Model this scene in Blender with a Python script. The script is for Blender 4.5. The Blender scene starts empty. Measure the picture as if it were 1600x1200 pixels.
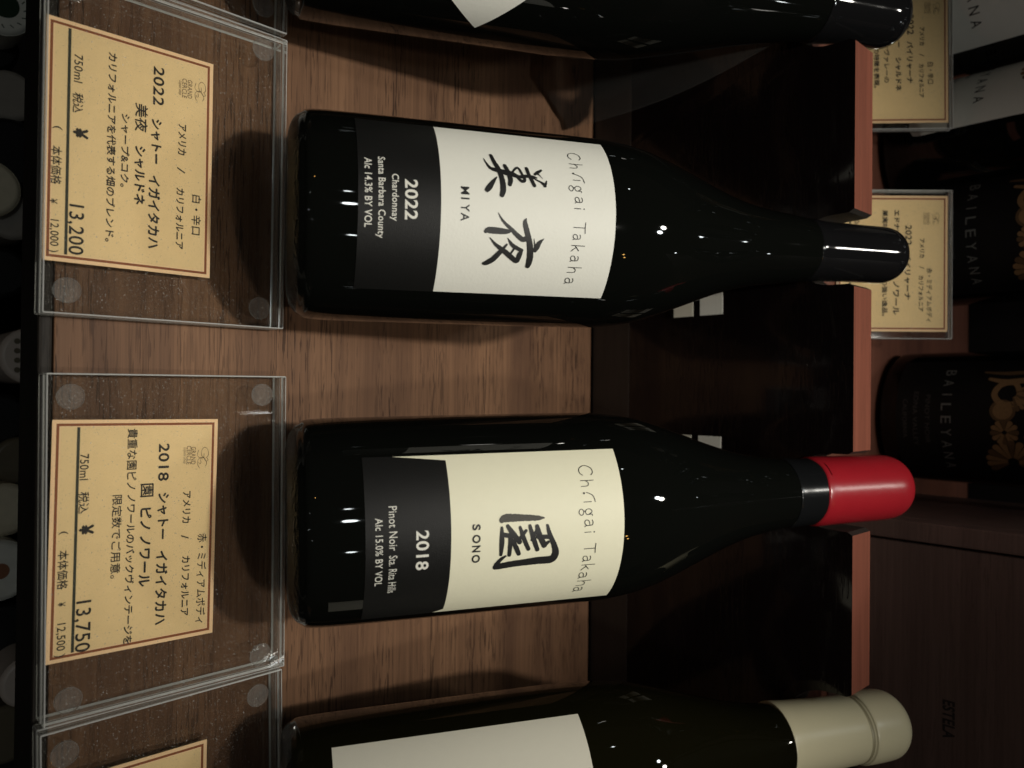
import bpy, bmesh, math, random
from mathutils import Vector, Matrix, Euler

random.seed(7)
sc = bpy.context.scene
R = math.radians
MM = 0.001

# ------------------------------------------------------------------ camera
PITCH = R(46.8)
cp, sp = math.cos(PITCH), math.sin(PITCH)
cam_d = bpy.data.cameras.new('camera')
cam_d.sensor_width = 36.0
cam_d.lens = 27.0
cam_d.clip_start = 0.01
cam_d.clip_end = 50.0
cam_d.dof.use_dof = True
cam_d.dof.focus_distance = 0.325
cam_d.dof.aperture_fstop = 10.0
cam = bpy.data.objects.new('camera', cam_d)
sc.collection.objects.link(cam)
# the phone was held sideways: picture-right is up along the bottles, picture-up is left along the shelf
lx, ly, lz = Vector((0, sp, cp)), Vector((-1, 0, 0)), Vector((0, -cp, sp))
m = Matrix((lx, ly, lz)).transposed().to_4x4()
m.translation = Vector((0, 0, 0.322))
cam.matrix_world = m
sc.camera = cam

# ------------------------------------------------------------------ world, lamps, exposure
world = bpy.data.worlds.new('World')
sc.world = world
world.use_nodes = True
bg = world.node_tree.nodes['Background']
bg.inputs['Color'].default_value = (1.0, 0.82, 0.62, 1)
bg.inputs['Strength'].default_value = 0.007
sc.cycles.transparent_max_bounces = 40
sc.cycles.max_bounces = 14
sc.view_settings.view_transform = 'Standard'
sc.view_settings.look = 'None'
sc.view_settings.exposure = 0.0
sc.view_settings.gamma = 1.0
sc.view_settings.use_curve_mapping = False

def spot(name, loc, target, power, radius, angle, col, blend=1.0):
    d = bpy.data.lights.new(name, 'SPOT')
    d.energy = power; d.shadow_soft_size = radius
    d.spot_size = R(angle); d.spot_blend = blend; d.color = col
    o = bpy.data.objects.new(name, d)
    o.location = loc
    o.rotation_euler = (Vector(target) - Vector(loc)).to_track_quat('-Z', 'Y').to_euler()
    sc.collection.objects.link(o)

def point(name, loc, power, radius, col):
    d = bpy.data.lights.new(name, 'POINT')
    d.energy = power; d.shadow_soft_size = radius; d.color = col
    o = bpy.data.objects.new(name, d); o.location = loc
    sc.collection.objects.link(o)

WARM = (1.0, 0.955, 0.86)
spot('shelf_spotlight', (-0.06, 0.205, 0.91), (-0.066, 0.285, 0.0), 17.5, 0.020, 41, WARM, 0.85)
spot('aisle_spotlight', (0.19, 0.02, 1.05), (0.155, 0.20, 0.0), 7.5, 0.030, 40, WARM, 0.9)
# the shop's other ceiling lamps, plus one added highlight lamp: mostly seen as glints in the glass, wax and clear acrylic
COOL = (0.93, 1.0, 1.0); AMBER = (1.0, 0.55, 0.14)
for x, y, z, p, r, c in [
        (-0.18, 0.87, 1.60, 9.0, 0.050, WARM),      # behind the rack
        (-0.055, 0.465, 0.69, 0.8, 0.017, COOL),  # added low over the shelf for the highlights on the bottle shoulders
        (-0.20, -0.54, 1.80, 3.6, 0.040, COOL), (0.82, -0.43, 1.60, 0.8, 0.022, COOL), (-0.60, -0.50, 1.70, 0.6, 0.020, COOL),
        (2.0, 0.70, 4.0, 2.2, 0.040, AMBER), (2.25, 0.82, 4.0, 2.0, 0.036, AMBER),
        (-1.40, 0.65, 1.60, 0.5, 0.016, COOL), (-0.10, 1.50, 1.45, 0.5, 0.020, COOL), (0.45, 1.30, 1.50, 0.4, 0.016, COOL),
        (0.05, -1.50, 1.10, 0.4, 0.014, COOL), (-0.5, -1.30, 1.20, 0.4, 0.014, COOL), (0.35, -0.9, 1.3, 0.3, 0.010, COOL), (-0.9, -0.7, 1.2, 0.3, 0.010, AMBER)]:
    point('ceiling_and_highlight_lamp', (x, y, z), p, r, c)

# ------------------------------------------------------------------ materials
def newmat(name):
    mt = bpy.data.materials.new(name); mt.use_nodes = True
    nt = mt.node_tree
    b = nt.nodes['Principled BSDF']
    return mt, nt, b

def mat(name, col, rough=0.5, spec=0.5, coat=0.0, metal=0.0, bump=None, var=0.0, varscale=60.0):
    mt, nt, b = newmat(name)
    b.inputs['Base Color'].default_value = (*col, 1)
    b.inputs['Roughness'].default_value = rough
    b.inputs['Specular IOR Level'].default_value = spec
    b.inputs['Metallic'].default_value = metal
    b.inputs['Coat Weight'].default_value = coat
    b.inputs['Coat Roughness'].default_value = 0.03
    tc = nt.nodes.new('ShaderNodeTexCoord')
    if var > 0:
        n = nt.nodes.new('ShaderNodeTexNoise'); n.inputs['Scale'].default_value = varscale; n.inputs['Detail'].default_value = 5
        mx = nt.nodes.new('ShaderNodeMix'); mx.data_type = 'RGBA'
        mx.inputs[6].default_value = (*[c * (1 - var) for c in col], 1)
        mx.inputs[7].default_value = (*[min(1, c * (1 + var)) for c in col], 1)
        nt.links.new(tc.outputs['Object'], n.inputs['Vector'])
        nt.links.new(n.outputs['Fac'], mx.inputs[0]); nt.links.new(mx.outputs[2], b.inputs['Base Color'])
    if bump:
        scale, strength, dist = bump
        n = nt.nodes.new('ShaderNodeTexNoise'); n.inputs['Scale'].default_value = scale; n.inputs['Detail'].default_value = 3
        bp = nt.nodes.new('ShaderNodeBump'); bp.inputs['Strength'].default_value = strength; bp.inputs['Distance'].default_value = dist
        nt.links.new(tc.outputs['Object'], n.inputs['Vector'])
        nt.links.new(n.outputs['Fac'], bp.inputs['Height']); nt.links.new(bp.outputs['Normal'], b.inputs['Normal'])
    return mt

def wood(name, light, dark, pore, axis='X', rough=0.42, pore_amt=0.75, gloss=0.4):
    """veneer: long soft colour bands, fine streaks and short dark pores along one axis"""
    mt, nt, b = newmat(name)
    L = nt.links.new
    tc = nt.nodes.new('ShaderNodeTexCoord')
    def noise(sc3, detail, rough_=0.55, dist=0.0):
        mp = nt.nodes.new('ShaderNodeMapping')
        s = sc3 if axis == 'X' else (sc3[2], sc3[1], sc3[0])
        mp.inputs['Scale'].default_value = s
        L(tc.outputs['Object'], mp.inputs['Vector'])
        n = nt.nodes.new('ShaderNodeTexNoise'); n.inputs['Scale'].default_value = 1.0
        n.inputs['Detail'].default_value = detail; n.inputs['Roughness'].default_value = rough_
        n.inputs['Distortion'].default_value = dist
        L(mp.outputs['Vector'], n.inputs['Vector'])
        return n.outputs['Fac']
    def ramp(src, p0, p1, c0=(0, 0, 0, 1), c1=(1, 1, 1, 1)):
        r = nt.nodes.new('ShaderNodeValToRGB')
        r.color_ramp.elements[0].position = p0; r.color_ramp.elements[0].color = c0
        r.color_ramp.elements[1].position = p1; r.color_ramp.elements[1].color = c1
        L(src, r.inputs['Fac'])
        return r.outputs['Color']
    def mixc(fac, a, bcol):
        mx = nt.nodes.new('ShaderNodeMix'); mx.data_type = 'RGBA'
        L(fac, mx.inputs[0])
        for sock, v in ((mx.inputs[6], a), (mx.inputs[7], bcol)):
            if isinstance(v, tuple): sock.default_value = (*v, 1)
            else: L(v, sock)
        return mx.outputs[2]
    bands = ramp(noise((2.2, 34, 34), 4, 0.6, 0.6), 0.33, 0.68)
    c = mixc(bands, dark, light)
    fine = ramp(noise((9, 620, 620), 3, 0.6, 0.3), 0.38, 0.62)
    c2 = mixc(fine, tuple(0.62 * d + 0.1 * l for d, l in zip(dark, light)), c)
    mx = nt.nodes.new('ShaderNodeMix'); mx.data_type = 'RGBA'; mx.inputs[0].default_value = 0.45
    L(c, mx.inputs[6]); L(c2, mx.inputs[7])
    pz = ramp(noise((62, 1050, 1050), 2, 0.5, 0.6), 0.555, 0.615)
    where = ramp(noise((5, 42, 42), 3), 0.36, 0.66)
    ml = nt.nodes.new('ShaderNodeMath'); ml.operation = 'MULTIPLY'
    L(pz, ml.inputs[0]); L(where, ml.inputs[1])
    ml2 = nt.nodes.new('ShaderNodeMath'); ml2.operation = 'MULTIPLY'; ml2.inputs[1].default_value = pore_amt
    L(ml.outputs[0], ml2.inputs[0])
    c3 = mixc(ml2.outputs[0], mx.outputs[2], pore)
    L(c3, b.inputs['Base Color'])
    b.inputs['Roughness'].default_value = rough
    b.inputs['Specular IOR Level'].default_value = gloss
    bp = nt.nodes.new('ShaderNodeBump'); bp.inputs['Strength'].default_value = 0.35; bp.inputs['Distance'].default_value = 0.0002
    bp.invert = True
    L(ml2.outputs[0], bp.inputs['Height']); L(bp.outputs['Normal'], b.inputs['Normal'])
    return mt

def clear(name, tint, clear_w, gloss_rough, dust=0.0, ior=1.49, haze=0.0):
    """clear sheet: what lies behind shows through, the surface mirrors the lamps by Fresnel, a little dust"""
    mt = bpy.data.materials.new(name); mt.use_nodes = True
    nt = mt.node_tree; L = nt.links.new
    nt.nodes.remove(nt.nodes['Principled BSDF'])
    out = nt.nodes['Material Output']
    tr = nt.nodes.new('ShaderNodeBsdfTransparent'); tr.inputs['Color'].default_value = (*tint, 1)
    gl = nt.nodes.new('ShaderNodeBsdfGlossy'); gl.inputs['Roughness'].default_value = gloss_rough
    gl.inputs['Color'].default_value = (1, 1, 1, 1)
    fr = nt.nodes.new('ShaderNodeFresnel'); fr.inputs['IOR'].default_value = ior
    ms = nt.nodes.new('ShaderNodeMixShader')
    L(fr.outputs[0], ms.inputs[0]); L(tr.outputs[0], ms.inputs[1]); L(gl.outputs[0], ms.inputs[2])
    df = nt.nodes.new('ShaderNodeBsdfDiffuse'); df.inputs['Color'].default_value = (0.75, 0.75, 0.72, 1)
    ms2 = nt.nodes.new('ShaderNodeMixShader')
    tc = nt.nodes.new('ShaderNodeTexCoord')
    n = nt.nodes.new('ShaderNodeTexNoise'); n.inputs['Scale'].default_value = 1500; n.inputs['Detail'].default_value = 1
    L(tc.outputs['Object'], n.inputs['Vector'])
    mr = nt.nodes.new('ShaderNodeMapRange'); mr.inputs[1].default_value = 0.70; mr.inputs[2].default_value = 0.78
    mr.inputs[3].default_value = haze; mr.inputs[4].default_value = haze + dust
    L(n.outputs['Fac'], mr.inputs[0]); L(mr.outputs[0], ms2.inputs[0])
    L(ms.outputs[0], ms2.inputs[1]); L(df.outputs[0], ms2.inputs[2])
    L(ms2.outputs[0], out.inputs['Surface'])
    return mt

M = {}
M['board'] = wood('walnut veneer', (0.230, 0.124, 0.069), (0.116, 0.061, 0.037), (0.022, 0.012, 0.009), pore_amt=0.85, rough=0.5, gloss=0.10)
M['rail'] = wood('reddish veneer edge', (0.24, 0.078, 0.048), (0.16, 0.052, 0.033), (0.05, 0.02, 0.014), pore_amt=0.4)
M['tier'] = wood('reddish tier veneer', (0.22, 0.085, 0.052), (0.13, 0.05, 0.034), (0.04, 0.016, 0.012), pore_amt=0.4)
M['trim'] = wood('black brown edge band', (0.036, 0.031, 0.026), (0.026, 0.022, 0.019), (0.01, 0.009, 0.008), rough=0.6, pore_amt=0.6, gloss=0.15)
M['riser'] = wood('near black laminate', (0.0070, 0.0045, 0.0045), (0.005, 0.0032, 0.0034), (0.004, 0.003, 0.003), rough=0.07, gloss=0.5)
M['skirt'] = wood('dark brown skirting', (0.034, 0.025, 0.020), (0.025, 0.018, 0.015), (0.02, 0.014, 0.012), rough=0.4)
M['crate'] = wood('dark stained crate wood', (0.15, 0.092, 0.076), (0.10, 0.06, 0.05), (0.02, 0.012, 0.01), rough=0.5, pore_amt=0.3)
M['crate_groove'] = mat('crate groove', (0.012, 0.007, 0.006), 0.7)
M['glass'] = mat('black green bottle glass', (0.003, 0.0034, 0.0028), 0.03, 0.36)
M['glass_base'] = mat('stippled bottle glass', (0.003, 0.0034, 0.0028), 0.16, 0.07, bump=(700, 0.9, 0.0012))
M['olive_glass'] = mat('olive bottle glass', (0.006, 0.0055, 0.002), 0.03, 0.40)
M['black_cap'] = mat('black glossy capsule', (0.006, 0.006, 0.0065), 0.055, 0.5)
M['band'] = mat('black shrink band', (0.006, 0.0065, 0.007), 0.18, 0.35)
M['wax'] = mat('red sealing wax', (0.30, 0.011, 0.018), 0.27, 0.5, bump=(160, 0.12, 0.0006), var=0.08, varscale=90)
M['cream_cap'] = mat('cream capsule', (0.66, 0.60, 0.40), 0.33, 0.5, bump=(300, 0.05, 0.0004), var=0.04)
M['cream_groove'] = mat('cream capsule crimp', (0.36, 0.32, 0.20), 0.4, 0.5)
M['paper'] = mat('white textured label paper', (0.77, 0.765, 0.69), 0.55, 0.3, bump=(900, 0.22, 0.0003), var=0.02, varscale=300)
M['paper_warm'] = mat('cream laid label paper', (0.76, 0.735, 0.56), 0.55, 0.3, bump=(700, 0.15, 0.0003), var=0.025, varscale=250)
M['paper_plain'] = mat('plain cream label paper', (0.72, 0.69, 0.58), 0.6, 0.3, bump=(900, 0.12, 0.0003), var=0.02, varscale=250)
M['black_paper'] = mat('black printed label paper', (0.0065, 0.0065, 0.0062), 0.50, 0.22, bump=(3200, 0.45, 0.00025))
M['ink'] = mat('black ink', (0.012, 0.012, 0.012), 0.5, 0.3)
M['grey_ink'] = mat('dry grey brush ink', (0.060, 0.056, 0.046), 0.6, 0.3, var=0.45, varscale=2200)
M['white_ink'] = mat('white print', (0.72, 0.71, 0.64), 0.55, 0.3)
M['grey_print'] = mat('pale grey print', (0.20, 0.19, 0.17), 0.55, 0.3)
M['dim_silver'] = mat('dim silver print', (0.05, 0.05, 0.047), 0.45, 0.4)
M['gold'] = mat('gold print', (0.26, 0.15, 0.065), 0.45, 0.4, var=0.3, varscale=900)
M['gold_dark'] = mat('dark gold print', (0.12, 0.068, 0.03), 0.5, 0.4, var=0.3, varscale=900)
M['silver'] = mat('dull silver print', (0.15, 0.15, 0.14), 0.4, 0.5)
M['kraft'] = mat('kraft price card', (0.80, 0.60, 0.315), 0.6, 0.25, bump=(1200, 0.15, 0.0002), var=0.05, varscale=160)
M['logo_ink'] = mat('brown logo print', (0.09, 0.05, 0.025), 0.6, 0.25)
M['kraft_edge'] = mat('pale kraft edge', (0.90, 0.62, 0.36), 0.6, 0.25)
M['brown_ink'] = mat('brown border print', (0.235, 0.075, 0.028), 0.6, 0.25)
M['card_ink'] = mat('dark card print', (0.022, 0.018, 0.014), 0.6, 0.25)
M['green_ink'] = mat('dark rule print', (0.035, 0.038, 0.025), 0.6, 0.25)
M['acrylic'] = clear('clear acrylic', (0.965, 0.965, 0.955), 1, 0.02, dust=0.35, haze=0.0015)
M['acrylic_edge'] = clear('polished acrylic edge', (0.66, 0.67, 0.64), 1, 0.08, dust=0.3, ior=2.0, haze=0.15)
M['acrylic_bevel'] = clear('acrylic arris', (0.6, 0.6, 0.58), 1, 0.15, dust=0.3, ior=2.4, haze=0.55)
M['magnet'] = clear('clear round stud', (0.95, 0.95, 0.94), 1, 0.06, dust=0.3, ior=1.35, haze=0.045)
M['film'] = clear('clear plastic film', (0.975, 0.975, 0.97), 1, 0.16, dust=0.05, ior=1.10, haze=0.020)
M['collar'] = clear('thin clear collar film', (0.98, 0.98, 0.975), 1, 0.2, dust=0.02, ior=1.012, haze=0.0022)
M['collar_edge'] = clear('thin clear collar rim', (0.97, 0.97, 0.965), 1, 0.2, ior=1.05, haze=0.008)
M['film_edge'] = clear('clear plastic film edge', (0.9, 0.9, 0.88), 1, 0.2, ior=1.2, haze=0.05)
M['floor'] = mat('dark shop floor', (0.03, 0.026, 0.022), 0.5, 0.4, var=0.2)
M['wall'] = mat('dark shop wall', (0.02, 0.014, 0.012), 0.7, 0.3, var=0.2)
for nm, col in dict(cap_white=(0.82, 0.82, 0.74), cap_grey=(0.34, 0.31, 0.27), cap_cream=(0.74, 0.67, 0.50), cap_pink=(0.66, 0.57, 0.50), cap_brown=(0.16, 0.135, 0.09), cap_green=(0.02, 0.05, 0.025), cap_rust=(0.34, 0.15, 0.08), cap_black=(0.01, 0.01, 0.01)).items():
    M[nm] = mat(nm.replace('cap_', 'capsule '), col, 0.38, 0.4, var=0.12, varscale=200)

# ------------------------------------------------------------------ helpers
class G:
    """collects shapes with material slots, in millimetres, and links them as ONE mesh object"""
    def __init__(s): s.v = []; s.f = []; s.m = []; s.sm = []; s.mats = []
    def slot(s, k):
        if k not in s.mats: s.mats.append(k)
        return s.mats.index(k)
    def add(s, vs, fs, k, smooth=False):
        o = len(s.v); i = s.slot(k)
        s.v += [tuple(p) for p in vs]
        for f in fs: s.f.append([o + a for a in f]); s.m.append(i); s.sm.append(smooth)
    def box(s, a, b, k, bevel=0.0, bk=None):
        bm = bmesh.new(); bmesh.ops.create_cube(bm, size=1)
        for v in bm.verts:
            v.co = Vector([(a[i] + b[i]) / 2 + v.co[i] * (b[i] - a[i]) for i in range(3)])
        if bevel:
            bmesh.ops.bevel(bm, geom=list(bm.edges), offset=bevel, segments=2, affect='EDGES', profile=0.5)
        bm.verts.index_update()
        vs = [v.co.copy() for v in bm.verts]
        flat = []; side = []; arris = []
        for f in bm.faces:
            n = f.normal; ids = [v.index for v in f.verts]
            (flat if (abs(n.z) > 0.99 or not bk) else side if max(abs(n.x), abs(n.y)) > 0.99 else arris).append(ids)
        bm.free()
        o = len(s.v); s.v += [tuple(p) for p in vs]
        for lst, kk in ((flat, k), (side, bk or k), (arris, 'acrylic_bevel')):
            if lst:
                i = s.slot(kk)
                for f in lst: s.f.append([o + q for q in f]); s.m.append(i); s.sm.append(False)
    def lathe(s, prof, k, seg=96, cap0=True, cap1=True, ks=None):
        """prof: (radius, z) upwards; ks: optional material key per ring segment"""
        n = len(prof); vs = []
        for r, z in prof:
            for j in range(seg):
                a = 2 * math.pi * j / seg
                vs.append((r * math.cos(a), r * math.sin(a), z))
        o = len(s.v); s.v += vs
        for i in range(n - 1):
            kk = s.slot(ks[i] if ks else k)
            for j in range(seg):
                q = (j + 1) % seg
                s.f.append([o + i * seg + j, o + i * seg + q, o + (i + 1) * seg + q, o + (i + 1) * seg + j]); s.m.append(kk); s.sm.append(True)
        if cap0: s.f.append([o + j for j in range(seg)][::-1]); s.m.append(s.slot(ks[0] if ks else k)); s.sm.append(False)
        if cap1: s.f.append([o + (n - 1) * seg + j for j in range(seg)]); s.m.append(s.slot(ks[-1] if ks else k)); s.sm.append(False)
    def build(s, name, parent=None, loc=None, rot=None):
        me = bpy.data.meshes.new(name)
        me.from_pydata([(x * MM, y * MM, z * MM) for x, y, z in s.v], [], s.f)
        for k in s.mats: me.materials.append(M[k])
        me.polygons.foreach_set('material_index', s.m)
        me.polygons.foreach_set('use_smooth', s.sm)
        me.update()
        o = bpy.data.objects.new(name, me)
        sc.collection.objects.link(o)
        if parent: o.parent = parent
        if loc: o.location = [c * MM for c in loc]
        if rot: o.rotation_euler = rot
        return o

def thing(name, label, cat, loc, rot=(0, 0, 0), group=None):
    o = bpy.data.objects.new(name, None)
    o.empty_display_size = 0.02
    o.location = [c * MM for c in loc]; o.rotation_euler = rot
    sc.collection.objects.link(o)
    o['label'] = label; o['category'] = cat
    if group: o['group'] = group
    return o

def tag(o, label, cat, group=None):
    o['label'] = label; o['category'] = cat
    if group: o['group'] = group
    return o

def smooth_profile(pts, n=6):
    """Catmull-Rom through (s, r) points -> (r, s) list"""
    out = []
    for i in range(len(pts) - 1):
        p0 = pts[max(i - 1, 0)]; p1 = pts[i]; p2 = pts[i + 1]; p3 = pts[min(i + 2, len(pts) - 1)]
        for j in range(n):
            t = j / n
            q = [0.5 * (2 * b + (c - a) * t + (2 * a - 5 * b + 4 * c - d) * t * t + (3 * b - a - 3 * c + d) * t ** 3) for a, b, c, d in zip(p0, p1, p2, p3)]
            out.append((q[1], q[0]))
    out.append((pts[-1][1], pts[-1][0]))
    return out

# ---- lettering
_cache = {}
def glyphs(txt, bold=0.0, shear=0.0):
    """outline of a line of text from Blender's own font: verts normalised to its ink box, faces"""
    key = (txt, bold, shear)
    if key in _cache: return _cache[key]
    cu = bpy.data.curves.new('lettering', 'FONT')
    cu.body = txt; cu.size = 1.0; cu.offset = bold; cu.shear = shear; cu.resolution_u = 4; cu.fill_mode = 'FRONT'; cu.space_character = 1.06 if txt.isascii() else 1.0
    o = bpy.data.objects.new('lettering', cu)
    sc.collection.objects.link(o)
    dg = bpy.context.evaluated_depsgraph_get()
    me = bpy.data.meshes.new_from_object(o.evaluated_get(dg))
    vs = [(v.co.x, v.co.y) for v in me.vertices]; fs = [list(p.vertices) for p in me.polygons]
    bpy.data.meshes.remove(me); bpy.data.objects.remove(o); bpy.data.curves.remove(cu)
    x0 = min(v[0] for v in vs); x1 = max(v[0] for v in vs); y0 = min(v[1] for v in vs); y1 = max(v[1] for v in vs)
    w = max(x1 - x0, 1e-6); h = max(y1 - y0, 1e-6)
    _cache[key] = ([((x - x0) / w, (y - y0) / h) for x, y in vs], fs)
    return _cache[key]

def put_text(g, k, wrap, txt, x0, x1, y0, y1, bold=0.0, shear=0.0):
    vs, fs = glyphs(txt, bold, shear)
    g.add([wrap(x0 + u * (x1 - x0), y0 + w * (y1 - y0)) for u, w in vs], fs, k)

def ribbon(g, k, wrap, pts, step=0.35, rough=0.0, closed=False):
    """brush stroke through (x, y, width) points"""
    dense = []
    n = len(pts)
    for i in range(n - 1):
        p0 = pts[max(i - 1, 0)]; p1 = pts[i]; p2 = pts[i + 1]; p3 = pts[min(i + 2, n - 1)]
        m_ = max(2, int(math.hypot(p2[0] - p1[0], p2[1] - p1[1]) / step))
        for j in range(m_):
            t = j / m_
            dense.append([0.5 * (2 * b + (c - a) * t + (2 * a - 5 * b + 4 * c - d) * t * t + (3 * b - a - 3 * c + d) * t ** 3) for a, b, c, d in zip(p0, p1, p2, p3)])
    dense.append(list(pts[-1]))
    vs = []
    N = len(dense)
    # rounded ends
    first, last = dense[0], dense[-1]
    rows = []
    for i, (x, y, w) in enumerate(dense):
        a = dense[max(i - 1, 0)]; b = dense[min(i + 1, N - 1)]
        dx, dy = b[0] - a[0], b[1] - a[1]; l = math.hypot(dx, dy) or 1
        rows.append((x, y, max(w, 0.03), dx / l, dy / l))
    def endcap(row, sgn):
        x, y, w, dx, dy = row; out = []
        for q in (0.38, 0.72, 0.93):
            out.append((x + sgn * dx * w * 0.5 * q, y + sgn * dy * w * 0.5 * q, w * math.sqrt(1 - q * q), dx, dy))
        return out
    rows = endcap(rows[0], -1)[::-1] + rows + endcap(rows[-1], 1)
    for x, y, w, dx, dy in rows:
        e1 = random.uniform(-rough, rough); e2 = random.uniform(-rough, rough)
        vs.append(wrap(x - dy * (w / 2 + e1), y + dx * (w / 2 + e1)))
        vs.append(wrap(x + dy * (w / 2 + e2), y - dx * (w / 2 + e2)))
    fs = [[2 * i, 2 * i + 1, 2 * i + 3, 2 * i + 2] for i in range(len(rows) - 1)]
    g.add(vs, fs, k)

def disc(g, k, wrap, x, y, r, n=28, ry=None):
    vs = [wrap(x, y)] + [wrap(x + r * math.cos(2 * math.pi * i / n), y + (ry or r) * math.sin(2 * math.pi * i / n)) for i in range(n)]
    g.add(vs, [[0, 1 + i, 1 + (i + 1) % n] for i in range(n)], k)

def cylwrap(r, lift):
    return lambda x, y: ((r + lift) * math.sin(x / r), -(r + lift) * math.cos(x / r), y)

def sheet(g, k, wrap, poly_fn, x0, x1, y0, y1, nx=56, ny=10):
    vs = []; fs = []
    for j in range(ny + 1):
        for i in range(nx + 1):
            vs.append(wrap(*poly_fn(x0 + (x1 - x0) * i / nx, y0 + (y1 - y0) * j / ny, i / nx, j / ny)))
    for j in range(ny):
        for i in range(nx):
            a = j * (nx + 1) + i
            fs.append([a, a + 1, a + nx + 2, a + nx + 1])
    g.add(vs, fs, k, True)

ident = lambda x, y, u, v: (x, y)

# thin pen letters, unit box: x along the word, y up (x-height 0.58)
PEN = {
 'C': [[(0.95, 0.85), (0.7, 1.0), (0.3, 0.92), (0.05, 0.6), (0.05, 0.3), (0.3, 0.03), (0.7, 0.0), (0.95, 0.2)]],
 'h': [[(0.1, 1.0), (0.12, 0.5), (0.1, 0.0)], [(0.12, 0.35), (0.4, 0.56), (0.75, 0.55), (0.88, 0.4), (0.9, 0.0)]],
 'g': [[(0.8, 0.75), (0.5, 0.98), (0.15, 0.85), (0.15, 0.6), (0.5, 0.48), (0.85, 0.62), (0.8, 0.95), (1.0, 1.0)], [(0.5, 0.48), (0.35, 0.4), (0.8, 0.3), (0.9, 0.15), (0.55, 0.0), (0.15, 0.08), (0.12, 0.25), (0.4, 0.36)]],
 'a': [[(0.1, 0.9), (0.4, 1.0), (0.75, 0.92), (0.85, 0.65), (0.87, 0.15), (1.0, 0.0)], [(0.85, 0.6), (0.4, 0.58), (0.08, 0.4), (0.1, 0.1), (0.4, 0.0), (0.7, 0.1), (0.86, 0.35)]],
 'k': [[(0.1, 1.0), (0.1, 0.0)], [(0.85, 0.58), (0.5, 0.42), (0.14, 0.28)], [(0.35, 0.36), (0.6, 0.2), (0.95, 0.0)]],
 'T': [[(0.0, 1.0), (0.5, 0.98), (1.0, 1.0)], [(0.5, 0.98), (0.5, 0.0)]],
 '1': [[(0.5, 1.0), (0.5, 0.0)]],
 'r': [[(0.0, 0.0), (0.1, 0.35), (0.4, 0.8), (1.0, 1.0)]],
}
def pen(g, k, wrap, ch, x0, x1, y0, y1, w=0.32):
    for st in PEN[ch]:
        ribbon(g, k, wrap, [(x0 + a * (x1 - x0), y0 + b * (y1 - y0), w) for a, b in st], step=0.3)

# ------------------------------------------------------------------ setting and display rack
g = G(); g.box((-1500, -1500, -520), (1500, 1200, -500), 'floor')
o = g.build('floor'); o['kind'] = 'structure'
g = G(); g.box((-1500, 760, -500), (1500, 780, 620), 'wall')
o = g.build('wall'); o['kind'] = 'structure'

RZ = -0.8
rack = thing('display_rack', 'stepped dark wooden wine rack whose notched rail holds the bottle necks', 'display rack', (0, 200, -450), (0, 0, R(RZ)))
RK = lambda a, b: ((a[0], a[1] - 200, a[2] + 450), (b[0], b[1] - 200, b[2] + 450))
g = G(); g.box(*RK((-520, 70.5, -28), (520, 371, 0)), 'board', 0.6); g.build('shelf_board', rack)
g = G(); g.box(*RK((-520, 65.5, -31), (520, 70.2, -0.3)), 'trim', 1.2); g.build('front_edge', rack)
g = G(); g.box(*RK((-520, 372.75, 0.2), (520, 373.4, 29)), 'skirt'); g.build('skirting', rack)
g = G(); g.box(*RK((-520, 394, 100), (520, 700, 120)), 'tier', 0.6); g.build('upper_shelf', rack)
g = G(); g.box(*RK((-520, 55, -470 + 0.5), (520, 330, -452 + 0.5)), 'trim', 0.6); g.build('lower_shelf', rack)
g = G(); g.box(*RK((-520, 330.5, -440), (520, 345, -29)), 'riser'); g.build('back_panel', rack)

EL = R(25.8)
BOT = {0: (-188.4, 143.8, 37.0), 1: (-67.4, 143.8, 37.4), 2: (55.3, 143.8, 37.4), 3: (173.8, 141.9, 37.0)}
YAW = {0: 0.0, 1: -0.35, 2: 0.55, 3: 0.0}

def notch_outline():
    """front outline of the notched rail in rack x and height, a U-shaped slot under each neck"""
    top = 165.0
    pts = [(-520, -20), (-520, top)]
    for k in range(4):
        x, y, z = BOT[k]
        s = (384 - y) / math.cos(EL)
        xc = x - (384 - y) * math.tan(R(YAW[k])) - (384 - 200) * math.tan(R(-RZ))
        zc = z + s * math.sin(EL)
        rr = (19.0, 17.2, 18.6, 20.6)[k]; xc += (1.5, 0, 0, -2.0)[k]
        pts.append((xc - rr - 1.6, top))
        pts.append((xc - rr - 0.2, top - 2.5))
        for i in range(17):
            a = math.pi + math.pi * i / 16
            pts.append((xc + rr * math.cos(a), zc + 1.09 * rr * math.sin(a)))
        pts.append((xc + rr + 0.2, top - 2.5))
        pts.append((xc + rr + 1.6, top))
    pts += [(520, top), (520, -20)]
    return pts
pts = notch_outline()
bm = bmesh.new()
fv = [bm.verts.new((x, 373.0 - 200, z + 450)) for x, z in pts]
f = bm.faces.new(fv)
ext = bmesh.ops.extrude_face_region(bm, geom=[f])
bmesh.ops.translate(bm, verts=[e for e in ext['geom'] if isinstance(e, bmesh.types.BMVert)], vec=(0, 20.5, 0))
bmesh.ops.recalc_face_normals(bm, faces=bm.faces[:])
bm.normal_update()
g = G()
vs = [tuple(v.co) for v in bm.verts]; bm.verts.index_update()
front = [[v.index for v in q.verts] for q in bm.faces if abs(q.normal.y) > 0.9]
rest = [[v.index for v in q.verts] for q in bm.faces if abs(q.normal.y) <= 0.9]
bm.free()
g.v = vs
top_z = 165.0 + 450
for lst, kk in ((front, 'riser'), ([q for q in rest if all(abs(vs[i][2] - top_z) < 0.01 for i in q)], 'rail'), ([q for q in rest if not all(abs(vs[i][2] - top_z) < 0.01 for i in q)], 'trim')):  # slot flanks get the dark trim colour to stand for their shade
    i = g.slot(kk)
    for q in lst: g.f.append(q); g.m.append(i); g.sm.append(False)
g.build('notched_rail', rack)

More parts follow.
